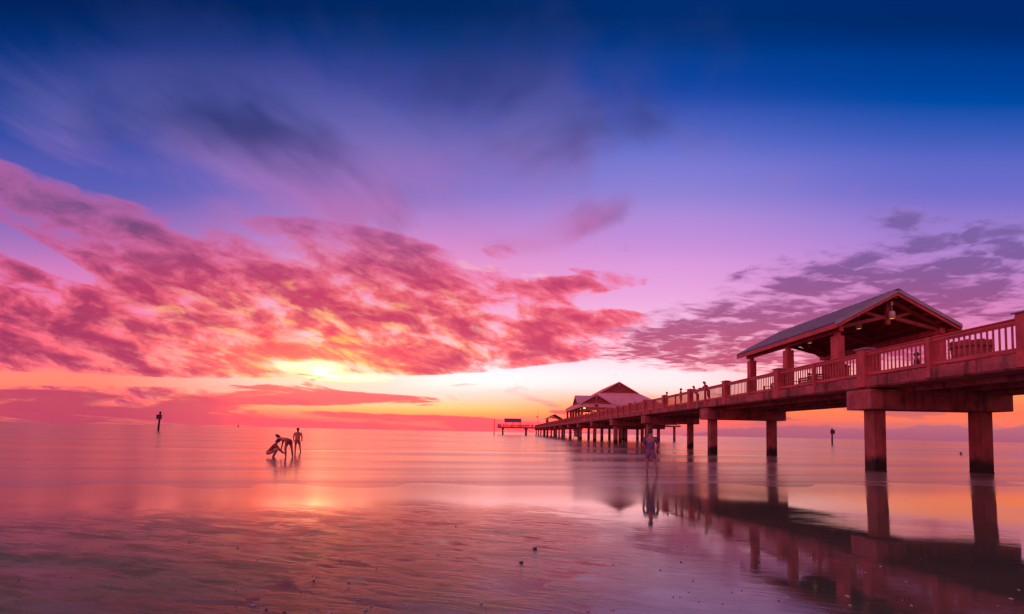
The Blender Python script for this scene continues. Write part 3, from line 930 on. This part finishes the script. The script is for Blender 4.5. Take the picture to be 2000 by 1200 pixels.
POSES = {
    # pelvis height, torso direction, head turn, knees/feet (per side), elbows/hands directions per side
    'stand': dict(pel=.92, tor=(0, .03, 1), thigh=((-.04, .02, -1), (.05, -.03, -1)), shin=((-.02, -.05, -1), (.02, -.06, -1)), up=((-.22, .0, -1), (.22, 0, -1)), fore=((-.05, .35, -1), (.05, .3, -1))),
    'wade': dict(pel=.90, tor=(0, .05, 1), thigh=((-.06, .10, -1), (.20, -.05, -1)), shin=((-.01, -.02, -1), (.16, -.10, -1)), up=((-.25, .10, -1), (.28, .05, -1)), fore=((.1, .6, -.6), (-.1, .6, -.5))),
    'lean': dict(pel=.92, tor=(0, .55, 1), thigh=((-.03, .05, -1), (.05, -.1, -1)), shin=((0, -.05, -1), (0, -.1, -1)), up=((-.3, .75, -.75), (.3, .75, -.75)), fore=((.35, 1, .05), (-.35, 1, .05))),
    'bend': dict(pel=.86, tor=(0, 1.0, .12), thigh=((-.12, .18, -1), (.16, -.12, -1)), shin=((0, -.12, -1), (0, -.15, -1)), up=((-.1, .25, -1), (.1, .3, -1)), fore=((0, .15, -1), (0, .2, -1))),
    'crouch': dict(pel=.27, tor=(0, .75, 1), thigh=((-.35, 1, .35), (.35, 1, .3)), shin=((.05, -.45, -1), (-.05, -.45, -1)), up=((-.2, .7, -.8), (.2, .7, -.8)), fore=((.1, .7, -.6), (-.1, .7, -.6))),
    'sit': dict(pel=.50, tor=(0, .10, 1), thigh=((-.12, 1, -.02), (.12, 1, -.02)), shin=((0, .05, -1), (0, .05, -1)), up=((-.2, .3, -1), (.2, .3, -1)), fore=((.2, 1, -.1), (-.2, 1, -.1))),
}


def make_person(label, pose, loc, face, top, legs, hair=HAIR, h=1.70, long_legs=False, turn=0.0, skirt=None, hat=None, detail=2, cat='person', group=None):
    """face: heading in degrees, 0 looks along +Y, 90 along +X"""
    P = POSES[pose]; k = h / 1.70
    root = thing('person', label, cat, loc, -radians(face), group)
    V = Vector
    pel = V((0, 0, P['pel'])); t = V(P['tor']).normalized()
    side = V((1, 0, 0)); fwd = side.cross(t) * -1
    spine = pel + t * .20; chest = pel + t * .40; neck = pel + t * .53
    hd = (t + V((0, 0, .9 if t.z < .8 else .2))).normalized()
    skull0 = neck + hd * .10; skull1 = neck + hd * .18; skull2 = neck + hd * .245
    hf = V((sin(radians(turn)), cos(radians(turn)), -.08)).normalized()
    vs, es, rs = [], [], []
    def add(p, r, par=None):
        vs.append(tuple(V(p) * k)); rs.append(tuple(x * k for x in r) if isinstance(r, tuple) else r * k)
        if par is not None: es.append((par, len(vs) - 1))
        return len(vs) - 1
    i0 = add(pel, (.145, .10)); i1 = add(spine, (.125, .085), i0); i2 = add(chest, (.15, .10), i1); i3 = add(neck, (.055, .055), i2)
    i4 = add(skull0, (.062, .075), i3); i5 = add(skull1 + hf * .01, (.078, .094), i4); i6 = add(skull2, (.05, .06), i5)
    add(skull1 + hf * .112 - hd * .02, (.012, .014), i5)                               # nose
    if detail > 1: add(skull0 + hf * .085 + hd * .005, (.02, .012), i4)                # mouth and chin
    arms = []
    for s, n in ((-1, 0), (1, 1)):
        hip = pel + side * (s * .085) - t * .03
        kn = limb(hip, P['thigh'][n], .43); an = limb(kn, P['shin'][n], .41)
        a = add(hip, .085, i0); b = add(kn, .056, a); c2 = add((kn * .62 + an * .38) + V((0, -.015, 0)), .054, b); c = add(an, .036, c2)
        fz = V((0, .5 * .001, 0)); toe = an + V((s * .02, .15, 0)); toe.z = max(toe.z - .05, .022) if pose != 'sit' else toe.z - .05
        heel = V((an.x, an.y - .02, an.z - .045)); d = add(heel, .034, c); add(toe, (.036, .022), d)
        sh = chest + side * (s * .185) + t * .06
        el = limb(sh, P['up'][n], .29); wr = limb(el, P['fore'][n], .25)
        a = add(sh, .058, i2); b = add(el, .041, a); c = add(wr, .028, b)
        fd = (wr - el).normalized(); lat = fd.cross(V((0, 0, 1)) if abs(fd.z) < .9 else V((0, 1, 0))).normalized(); dn = fd.cross(lat)
        palm = add(wr + fd * .055, (.036, .018), c)
        if detail > 1:
            for q, (o_, l_) in enumerate(((-.030, .070), (-.011, .082), (.010, .078), (.029, .060))):
                m1 = add(wr + fd * (.055 + l_ * .55) + lat * o_, .0095, palm); add(wr + fd * (.055 + l_ * .95) + lat * o_ + dn * .018, .008, m1)
            m1 = add(wr + fd * .045 + lat * (.045 * s), .011, palm); add(wr + fd * .075 + lat * (.06 * s), .009, m1)
        arms.append((sh, el, wr, hip, kn, an))
    body = link('body', skin_mesh('body', vs, es, rs, 0, SKIN, 1), root)
    # shirt: torso and upper arms
    vs, es, rs = [], [], []
    i0 = add(pel - t * .06, (.180, .128)); i1 = add(spine, (.152, .108), i0); i2 = add(chest, (.172, .122), i1); i3 = add(neck - t * .035, (.072, .07), i2)
    for s, (sh, el, wr, hip, kn, an) in zip((-1, 1), arms):
        a = add(sh, .075, i2); add(sh.lerp(el, .72), .058, a)
    link('shirt', skin_mesh('shirt', vs, es, rs, 0, top, 1), root)
    # trousers, shorts or skirt
    vs, es, rs = [], [], []
    i0 = add(pel + t * .12, (.140, .100)); j0 = add(pel - t * .03, (.172, .125), i0)
    for s, (sh, el, wr, hip, kn, an) in zip((-1, 1), arms):
        a = add(hip + V((0, 0, -.02)), .104, j0)
        if long_legs:
            b = add(kn, .072, a); add(kn.lerp(an, .9), .056, b)
        else: add(hip.lerp(kn, .62), .088, a)
    link('trousers' if long_legs else 'shorts', skin_mesh('shorts', vs, es, rs, 0, legs, 1), root)
    # hair
    m = MB(); n = 14
    cen = (skull1 + hd * .012 - hf * .018) * k
    right = hf.cross(hd).normalized()
    for a in range(9):
        th = pi * a / 8 * .62
        for b in range(n):
            ph = 2 * pi * b / n
            p = right * (.090 * sin(th) * cos(ph)) + hf * (.108 * sin(th) * sin(ph)) + hd * (.112 * cos(th))
            if sin(ph) < 0: p += hd * (.05 * sin(ph) * (a / 8))
            m.v.append(tuple(cen + p * k))
    for a in range(8):
        for b in range(n): m.f.append((a * n + b, a * n + (b + 1) % n, (a + 1) * n + (b + 1) % n, (a + 1) * n + b))
    m.build('hair', hair, root, smooth=True)
    if hat:
        m = MB(); c0 = (skull2 + hd * .01) * k
        m.tube([c0 - hd * .03, c0, c0 + hd * .07, c0 + hd * .10], [.17, .165, .09, .04], 14); m.build('hat', hat, root, smooth=True)
    return root


C_DARK = cloth('dark_maroon_cloth', (.10, .02, .03)); C_NAVY = cloth('dark_blue_cloth', (.06, .04, .08)); C_VIO = cloth('muted_violet_cloth', (.17, .075, .22))
C_MAUVE = cloth('mauve_cloth', (.24, .10, .20)); C_PINK = cloth('pale_pink_cloth', (.72, .40, .36)); C_TAN = cloth('tan_cloth', (.50, .24, .18)); C_RUST = cloth('rust_cloth', (.36, .09, .06))
C_CORAL = cloth('faded_coral_cloth', (.70, .20, .16)); C_RED = cloth('dusky_red_cloth', (.24, .04, .05))


def on_pier(px, Y, X=None):
    """a spot on the deck in line with a photo column"""
    d = ray(px, 800); return (d.x / d.y * Y if X is None else X, Y, DECK_Z)


# by the near railing
make_person('person in dark top leaning on the pier rail, looking left, nearest of the people there', 'lean', (16.20, 35.0, DECK_Z), -90, C_DARK, C_NAVY, long_legs=True, h=1.84, turn=-10)
make_person('person in pale pink shirt leaning over the rail, second from the near shelter', 'lean', (16.30, 37.3, DECK_Z), -95, C_PINK, C_DARK, h=1.72, turn=-20, long_legs=True)
make_person('person in tan top standing at the rail beyond the one in pink', 'stand', (16.35, 40.9, DECK_Z), -80, C_RUST, C_TAN, h=1.80)
make_person('person in faded orange shirt standing by the rail left of the tan one', 'stand', (16.40, 44.6, DECK_Z), -60, C_TAN, C_RUST, h=1.80)
make_person('person sitting behind the railing under the near shelter, head bowed', 'sit', (18.05, 19.1, DECK_Z), -40, C_NAVY, C_DARK, h=1.66, long_legs=True)
# farther along, before the concession house
for px, Y, face, top, lab in ((1240, 58, 10, C_RED, 'person in red shirt walking towards the concession house, right of a pair'),
                              (1231, 60, -10, C_DARK, 'person in dark shirt of a pair walking on the pier before the house roof'),
                              (1207, 66, 170, C_NAVY, 'person with dark hair on the pier below the house roof gable'),
                              (1184, 76, 60, C_RED, 'person in red at the rail in front of the pale fascia'),
                              (1150, 88, -90, C_RUST, 'person in rust shirt by the lit concession windows'),
                              (1160, 85, 90, C_TAN, 'person in tan shirt right of the lit concession windows')):
    x, y, z = on_pier(px, Y)
    make_person(lab, 'stand', (x, y, z), face, top, C_DARK, h=1.75, long_legs=True, detail=1)

# bathers in the shallows
make_person('person in violet top and shorts wading in the shallows before the pier piles', 'wade', (onz(1270, 929).x, onz(1270, 929).y, -.03), 20, C_VIO, C_MAUVE, h=1.60, turn=25)
g1 = onz(562, 893); g2 = onz(524, 893)
make_person('person bending forward in the shallow water, hands reaching down', 'bend', (g1.x, g1.y, -.04), -75, C_CORAL, C_RUST, h=1.62)
make_person('person crouching low in the shallow water beside the bending one', 'crouch', (g2.x, g2.y, -.03), 70, C_RUST, C_CORAL, h=1.55)
g3 = onz(580, 884)
make_person('person wading behind the bending one, up to the shins', 'wade', (g3.x, g3.y, -.10), -20, C_CORAL, C_RUST, h=1.45)

# figures on the cross deck: one small figure copied
first = make_person('tiny figure standing at the rail of the pier head among others', 'stand', (-3.7, 227.2, DECK_Z), 180, C_DARK, C_NAVY, h=1.78, long_legs=True, detail=1, group='people along the pier head')
for i, (x, dy, s) in enumerate(((-3.2, .3, 1.05), (-2.6, .8, .95), (-.9, .2, 1), (1.2, 1.6, .97), (2.9, .4, 1), (3.9, .2, 1.03), (5.0, .6, .94), (6.4, .3, 1), (7.4, .2, 1.04), (8.5, .9, 1), (9.3, .3, .96),
                               (10.3, .2, 1.02), (11.3, .5, 1), (12.1, .3, 1.03), (13.6, .4, .97), (14.2, 1.0, 1))):
    c = copy_tree(first); c.location = (x, 227.2 + dy, DECK_Z); c.scale = (s, s, s); c.rotation_euler.z = pi + (i % 5 - 2) * .5


# ------------------------------------------------------------------ on the deck
def bench(loc, rz, label):
    t = thing('deck_bench', label, 'bench', loc, rz, 'benches under the near shelter')
    m = MB()
    for q in range(4): m.cbox(-.8, .8, -.22 + q * .115, -.12 + q * .115, .42, .46, .008)
    m.build('seat', DARKW, t)
    m = MB()
    for q in range(3): m.cbox(-.8, .8, .27 + q * .02, .30 + q * .02, .52 + q * .13, .62 + q * .13, .008)
    m.build('backrest', DARKW, t)
    for s in (-.68, .68):
        m = MB(); m.box(s - .035, s + .035, -.2, -.13, 0, .419); m.box(s - .035, s + .035, .19, .262, 0, .419); m.bar((s, .25, .40), (s, .355, .92), .06, .05); m.box(s - .035, s + .035, -.2, .25, .66, .70); m.box(s - .03, s + .03, -.19, -.14, .46, .66)
        m.build('bench_frame', DARKW, t)
    return t


b = bench((16.75, 27.4, DECK_Z), -pi / 2, 'dark slatted bench behind the railing between the far and middle shelter columns')
c = copy_tree(b); c.location = (16.75, 24.7, DECK_Z); c["label"] = 'dark slatted bench behind the railing between the middle and near shelter columns'
c = copy_tree(b); c.location = (16.95, 23.1, DECK_Z); c.rotation_euler.z = 0; c["label"] = 'dark bench set crosswise behind the railing, beside the near left shelter column'


def tub():
    t = thing('slatted_tub', 'big dark tub with flared slatted sides standing behind the near railing', 'tub', (18.35, 17.2, DECK_Z))
    m = MB(); n = 24
    for k in range(n):
        a0, a1 = 2 * pi * k / n, 2 * pi * (k + .93) / n
        top = 1.33 + .02 * ((k * 7) % 3)
        q = []
        for r0, z in ((.56, .06), (.66, top)):
            for a in (a0, a1):
                for d in (0, -.03): q.append(((r0 + d) * cos(a), (r0 + d) * sin(a) * .8, z))
        m.add(q, [(0, 2, 6, 4), (1, 5, 7, 3), (0, 4, 5, 1), (2, 3, 7, 6), (0, 1, 3, 2), (4, 6, 7, 5)])
    m.build('slats', DARKW, t)
    m = MB()
    for z, r in ((.25, .587), (1.1, .652)):
        for k in range(n): m.bar((r * cos(2 * pi * k / n), r * .8 * sin(2 * pi * k / n), z), (r * cos(2 * pi * (k + 1) / n), r * .8 * sin(2 * pi * (k + 1) / n), z), .02, .06)
    m.build('hoop', POSTD, t)
    m = MB(); m.tube([(0, 0, .0), (0, 0, .06)], [.5, .5], 24); m.tube([(0, 0, .061), (0, 0, 1.0)], [.40, .46], 24); m.build('liner', POSTD, t)


tub()
t = thing('bin', 'dark square bin with a lid by the near left shelter column', 'bin', (17.1, 22.35, DECK_Z))
m = MB(); m.cbox(-.27, .27, -.27, .27, .03, 1.05, .02); m.build('bin_body', DARKW, t)
m = MB(); m.cbox(-.31, .31, -.31, .31, 1.051, 1.12, .02); m.cbox(-.2, .2, -.2, .2, 1.1195, 1.22, .03); m.build('lid', POSTD, t)


# ------------------------------------------------------------------ things standing in the sea
def marker(px, py, py_top, lean, label, board, cap, rad=.17):
    p = onz(px, py); Y = p.y
    H = at(px, py_top, Y).z
    t = thing('channel_marker', label, 'marker post', (p.x, p.y, 0), 0, 'marker posts in the sea')
    L = math.tan(radians(lean))
    m = MB(); m.tube([(-.6 * L, 0, -.6), (H * L, 0, H)], [rad * 1.15, rad], 12); m.build('post', POSTD, t)
    if board:
        bw, b0, b1 = board
        zc = (b0 + b1) / 2
        m = MB(); m.cbox(zc * L - bw, zc * L + bw, -rad - .08, -rad - .02, b0, b1, .015); m.build('board', SIGNM, t)
        m = MB(); m.box(zc * L - bw + .06, zc * L + bw - .06, -rad - .019, -rad + .03, b1 - .25, b1 - .15); m.box(zc * L - bw + .06, zc * L + bw - .06, -rad - .019, -rad + .03, b0 + .15, b0 + .25); m.build('bracket', POSTD, t)
    if cap:
        m = MB(); m.tube([(H * L, 0, H), (H * L, 0, H + .12), (H * L, 0, H + .28)], [rad * 1.35, rad * 1.35, rad * .4], 12); m.build('post_cap', POSTD, t)
    return t


marker(309, 841, 806, 3.4, 'leaning dark marker post with a square board near its top, left in the sea', (.70, 2.85, 4.0), True, .19)
marker(1625.5, 868, 837, 0, 'upright marker post with a squat board on top, seen between pier piles', (.55, 2.55, 3.6), False, .16)
p = onz(965, 849)
t = thing('mooring_pole', 'tall plain dark pole rising from the sea left of the pier head', 'pole', (p.x, p.y, 0))
H = at(965, 819, p.y).z
m = MB(); m.tube([(0, 0, -.8), (0.02, 0, H)], [.21, .18], 12); m.build('shaft', POSTD, t)
m = MB(); m.tube([(0.02, 0, H), (0.02, 0, H + .1), (0.02, 0, H + .14)], [.2, .2, .08], 12); m.build('pole_cap', SIGNM, t)

x, y, z = on_pier(1051, 229)
t = thing('flag_mast', 'thin tall mast with a small drooping flag at the pier head corner', 'mast', (x, y, DECK_Z))
m = MB(); m.tube([(0, 0, 0), (0, 0, 4.5), (0, 0, 9.6)], [.13, .10, .05], 8); m.build('mast_pole', POSTD, t)
m = MB(); m.cbox(-.18, .18, -.18, .18, 0, .5, .03); m.build('mast_foot', CAPC, t)
m = MB()
fl = [(0, 6.0), (-.35, 6.02), (-.8, 5.75), (-.95, 5.3), (-.55, 5.35), (-.2, 5.5), (0, 5.45)]
m.prism([(-.05 + a, z_) for a, z_ in fl], 1, -.02, .02); m.build('flag', C_DARK, t)


def buoy(px, py, s, label):
    p = onz(px, py)
    t = thing('buoy', label, 'buoy', (p.x, p.y, 0), 0, 'buoys out at sea')
    m = MB(); m.tube([(0, 0, -.5 * s), (0, 0, 0.1 * s), (0, 0, .5 * s), (0, 0, .62 * s)], [.6 * s, .75 * s, .7 * s, .3 * s], 14); m.build('float', POSTD, t)
    m = MB(); m.tube([(0, 0, .6 * s), (0, 0, 1.6 * s), (0, 0, 1.9 * s)], [.26 * s, .16 * s, .02], 10); m.build('topmark', SIGNM, t)


buoy(819.8, 842.6, .80, 'dark conical buoy on the sea, the larger of two left of the mooring pole')
buoy(834.5, 841.3, .55, 'dark buoy far out, right of the larger one')
p = onz(465.5, 834.2)
t = thing('sailing_boat', 'tiny dark sailing boat on the horizon left of the bathers', 'sailing boat', (p.x, p.y, 0))
S = p.y / 300.0
m = MB(); m.add([(-1.2, -.4, .5), (1.2, -.4, .5), (1.2, .4, .5), (-1.2, .4, .5), (-.8, -.25, -.2), (.9, -.25, -.2), (.9, .25, -.2), (-.8, .25, -.2)], [(0, 1, 2, 3), (7, 6, 5, 4), (0, 4, 5, 1), (1, 5, 6, 2), (2, 6, 7, 3), (3, 7, 4, 0)])
m.v = [tuple(q * S * .6 for q in v) for v in m.v]; m.build('hull', POSTD, t)
m = MB(); m.prism([(-.05, .6), (-.9, .7), (-.02, 3.2)], 1, -.03, .03); m.prism([(.05, .6), (.8, .65), (.04, 2.8)], 1, -.03, .03); m.tube([(0, 0, .3), (0, 0, 3.4)], .05, 6)
m.v = [tuple(q * S * .6 for q in v) for v in m.v]; m.build('sail', SIGNM, t)


def swimmer(px, py, label):
    p = onz(px, py)
    t = thing('person', label, 'person', (p.x, p.y, 0))
    vs = [(0, 0, -.35), (0, 0, -.05), (0, 0, .06), (0, 0, .16), (0, 0, .24), (-.2, 0, -.06), (.2, 0, -.06), (0, -.11, .14)]
    link('body', skin_mesh('body', vs, [(0, 1), (1, 2), (2, 3), (3, 4), (1, 5), (1, 6), (3, 7)], [(.15, .1), (.15, .1), (.06, .06), (.085, .1), (.06, .07), .07, .07, .013], 0, SKIN), t)
    m = MB(); n = 12
    for a in range(6):
        th = pi * a / 5 * .6
        for b in range(n): m.v.append((.098 * sin(th) * cos(2 * pi * b / n), .02 + .112 * sin(th) * sin(2 * pi * b / n), .175 + .115 * cos(th)))
    for a in range(5):
        for b in range(n): m.f.append((a * n + b, a * n + (b + 1) % n, (a + 1) * n + (b + 1) % n, (a + 1) * n + b))
    m.build('hair', HAIR, t, smooth=True)


swimmer(1296, 851.5, 'swimmer far out with only head and shoulders above water, right of the piles')
swimmer(1877, 889, 'swimmer in the water just left of the nearest right-hand pile, head and shoulders out')

# ------------------------------------------------------------------ shells and weed on the wet sand
def pebble_mesh(seed, m_, flat):
    rr = random.Random(seed)
    bm = bmesh.new(); bmesh.ops.create_icosphere(bm, subdivisions=2, radius=1)
    ax = [rr.uniform(.7, 1.25) for _ in range(2)]
    for v in bm.verts:
        n = 1 + .22 * sin(3 * v.co.x + seed) * cos(2.3 * v.co.y + seed * 2) + rr.uniform(-.06, .06)
        v.co = Vector((v.co.x * ax[0] * n, v.co.y * ax[1] * n, v.co.z * flat * n))
    me = bpy.data.meshes.new('shell'); bm.to_mesh(me); bm.free(); me.materials.append(m_)
    for p in me.polygons: p.use_smooth = True
    return me


DK = [pebble_mesh(i, SHELLD, .55) for i in range(4)]; LT = [pebble_mesh(i + 9, SHELLL, .4) for i in range(3)]
rnd = random.Random(21)


def shell(px, py, size, dark=True):
    d = ray(px, py); d = d / d.y
    Y = 6.0
    for _ in range(12): Y = (sand_z(d.x * Y, Y) - CAM_H) / d.z
    o = link('shell', rnd.choice(DK if dark else LT), None, (d.x * Y, Y, sand_z(d.x * Y, Y) + size * .15))
    o.scale = (size,) * 3; o.rotation_euler = (0, 0, rnd.uniform(0, 6.3))
    if dark: tag(o, 'small dark shell fragment lying on the wet sand', 'shell', 'dark shell fragments on the beach')
    else: tag(o, 'small pale shell lying on the wet sand', 'shell', 'pale shells on the beach')
    return o


o = shell(1045, 1073, .030); o["label"] = 'largest dark shell lump, on the pale wet sand in the middle foreground'; o.name = 'shell_lump'
o = shell(1018, 1100, .022); o["label"] = 'flat dark shell just left below the largest lump'
for px, py in ((831, 1013), (214, 1098), (36, 1133), (140, 1129), (214, 1039), (284, 1068), (370, 1061), (357, 1066), (268, 1071), (464, 1071), (890, 1028), (855, 1085), (1328, 1167), (1330, 1098), (1315, 1167),
               (681, 1139), (613, 1134), (520, 1191), (556, 1196), (588, 1157), (1152, 1104), (1198, 1104), (1090, 1046), (1161, 1038), (1430, 1157), (1353, 1135), (1290, 1114), (205, 1077), (178, 1077)):
    shell(px, py, rnd.uniform(.005, .010))
for _ in range(95):
    px = rnd.uniform(20, 1960); py = 1000 + 198 * rnd.random() ** .8
    shell(px, py, rnd.uniform(.002, .006), rnd.random() < .72)
for px, py in ((725, 1184), (795, 1185), (714, 1192), (940, 1179), (1148, 1194), (1196, 1192), (700, 1172), (495, 1183), (643, 1199), (1660, 1183), (1655, 1165), (1780, 1183), (1975, 1170), (1690, 1119), (1720, 1107), (1770, 1137), (1990, 1153)):
    shell(px, py, rnd.uniform(.010, .016), False)
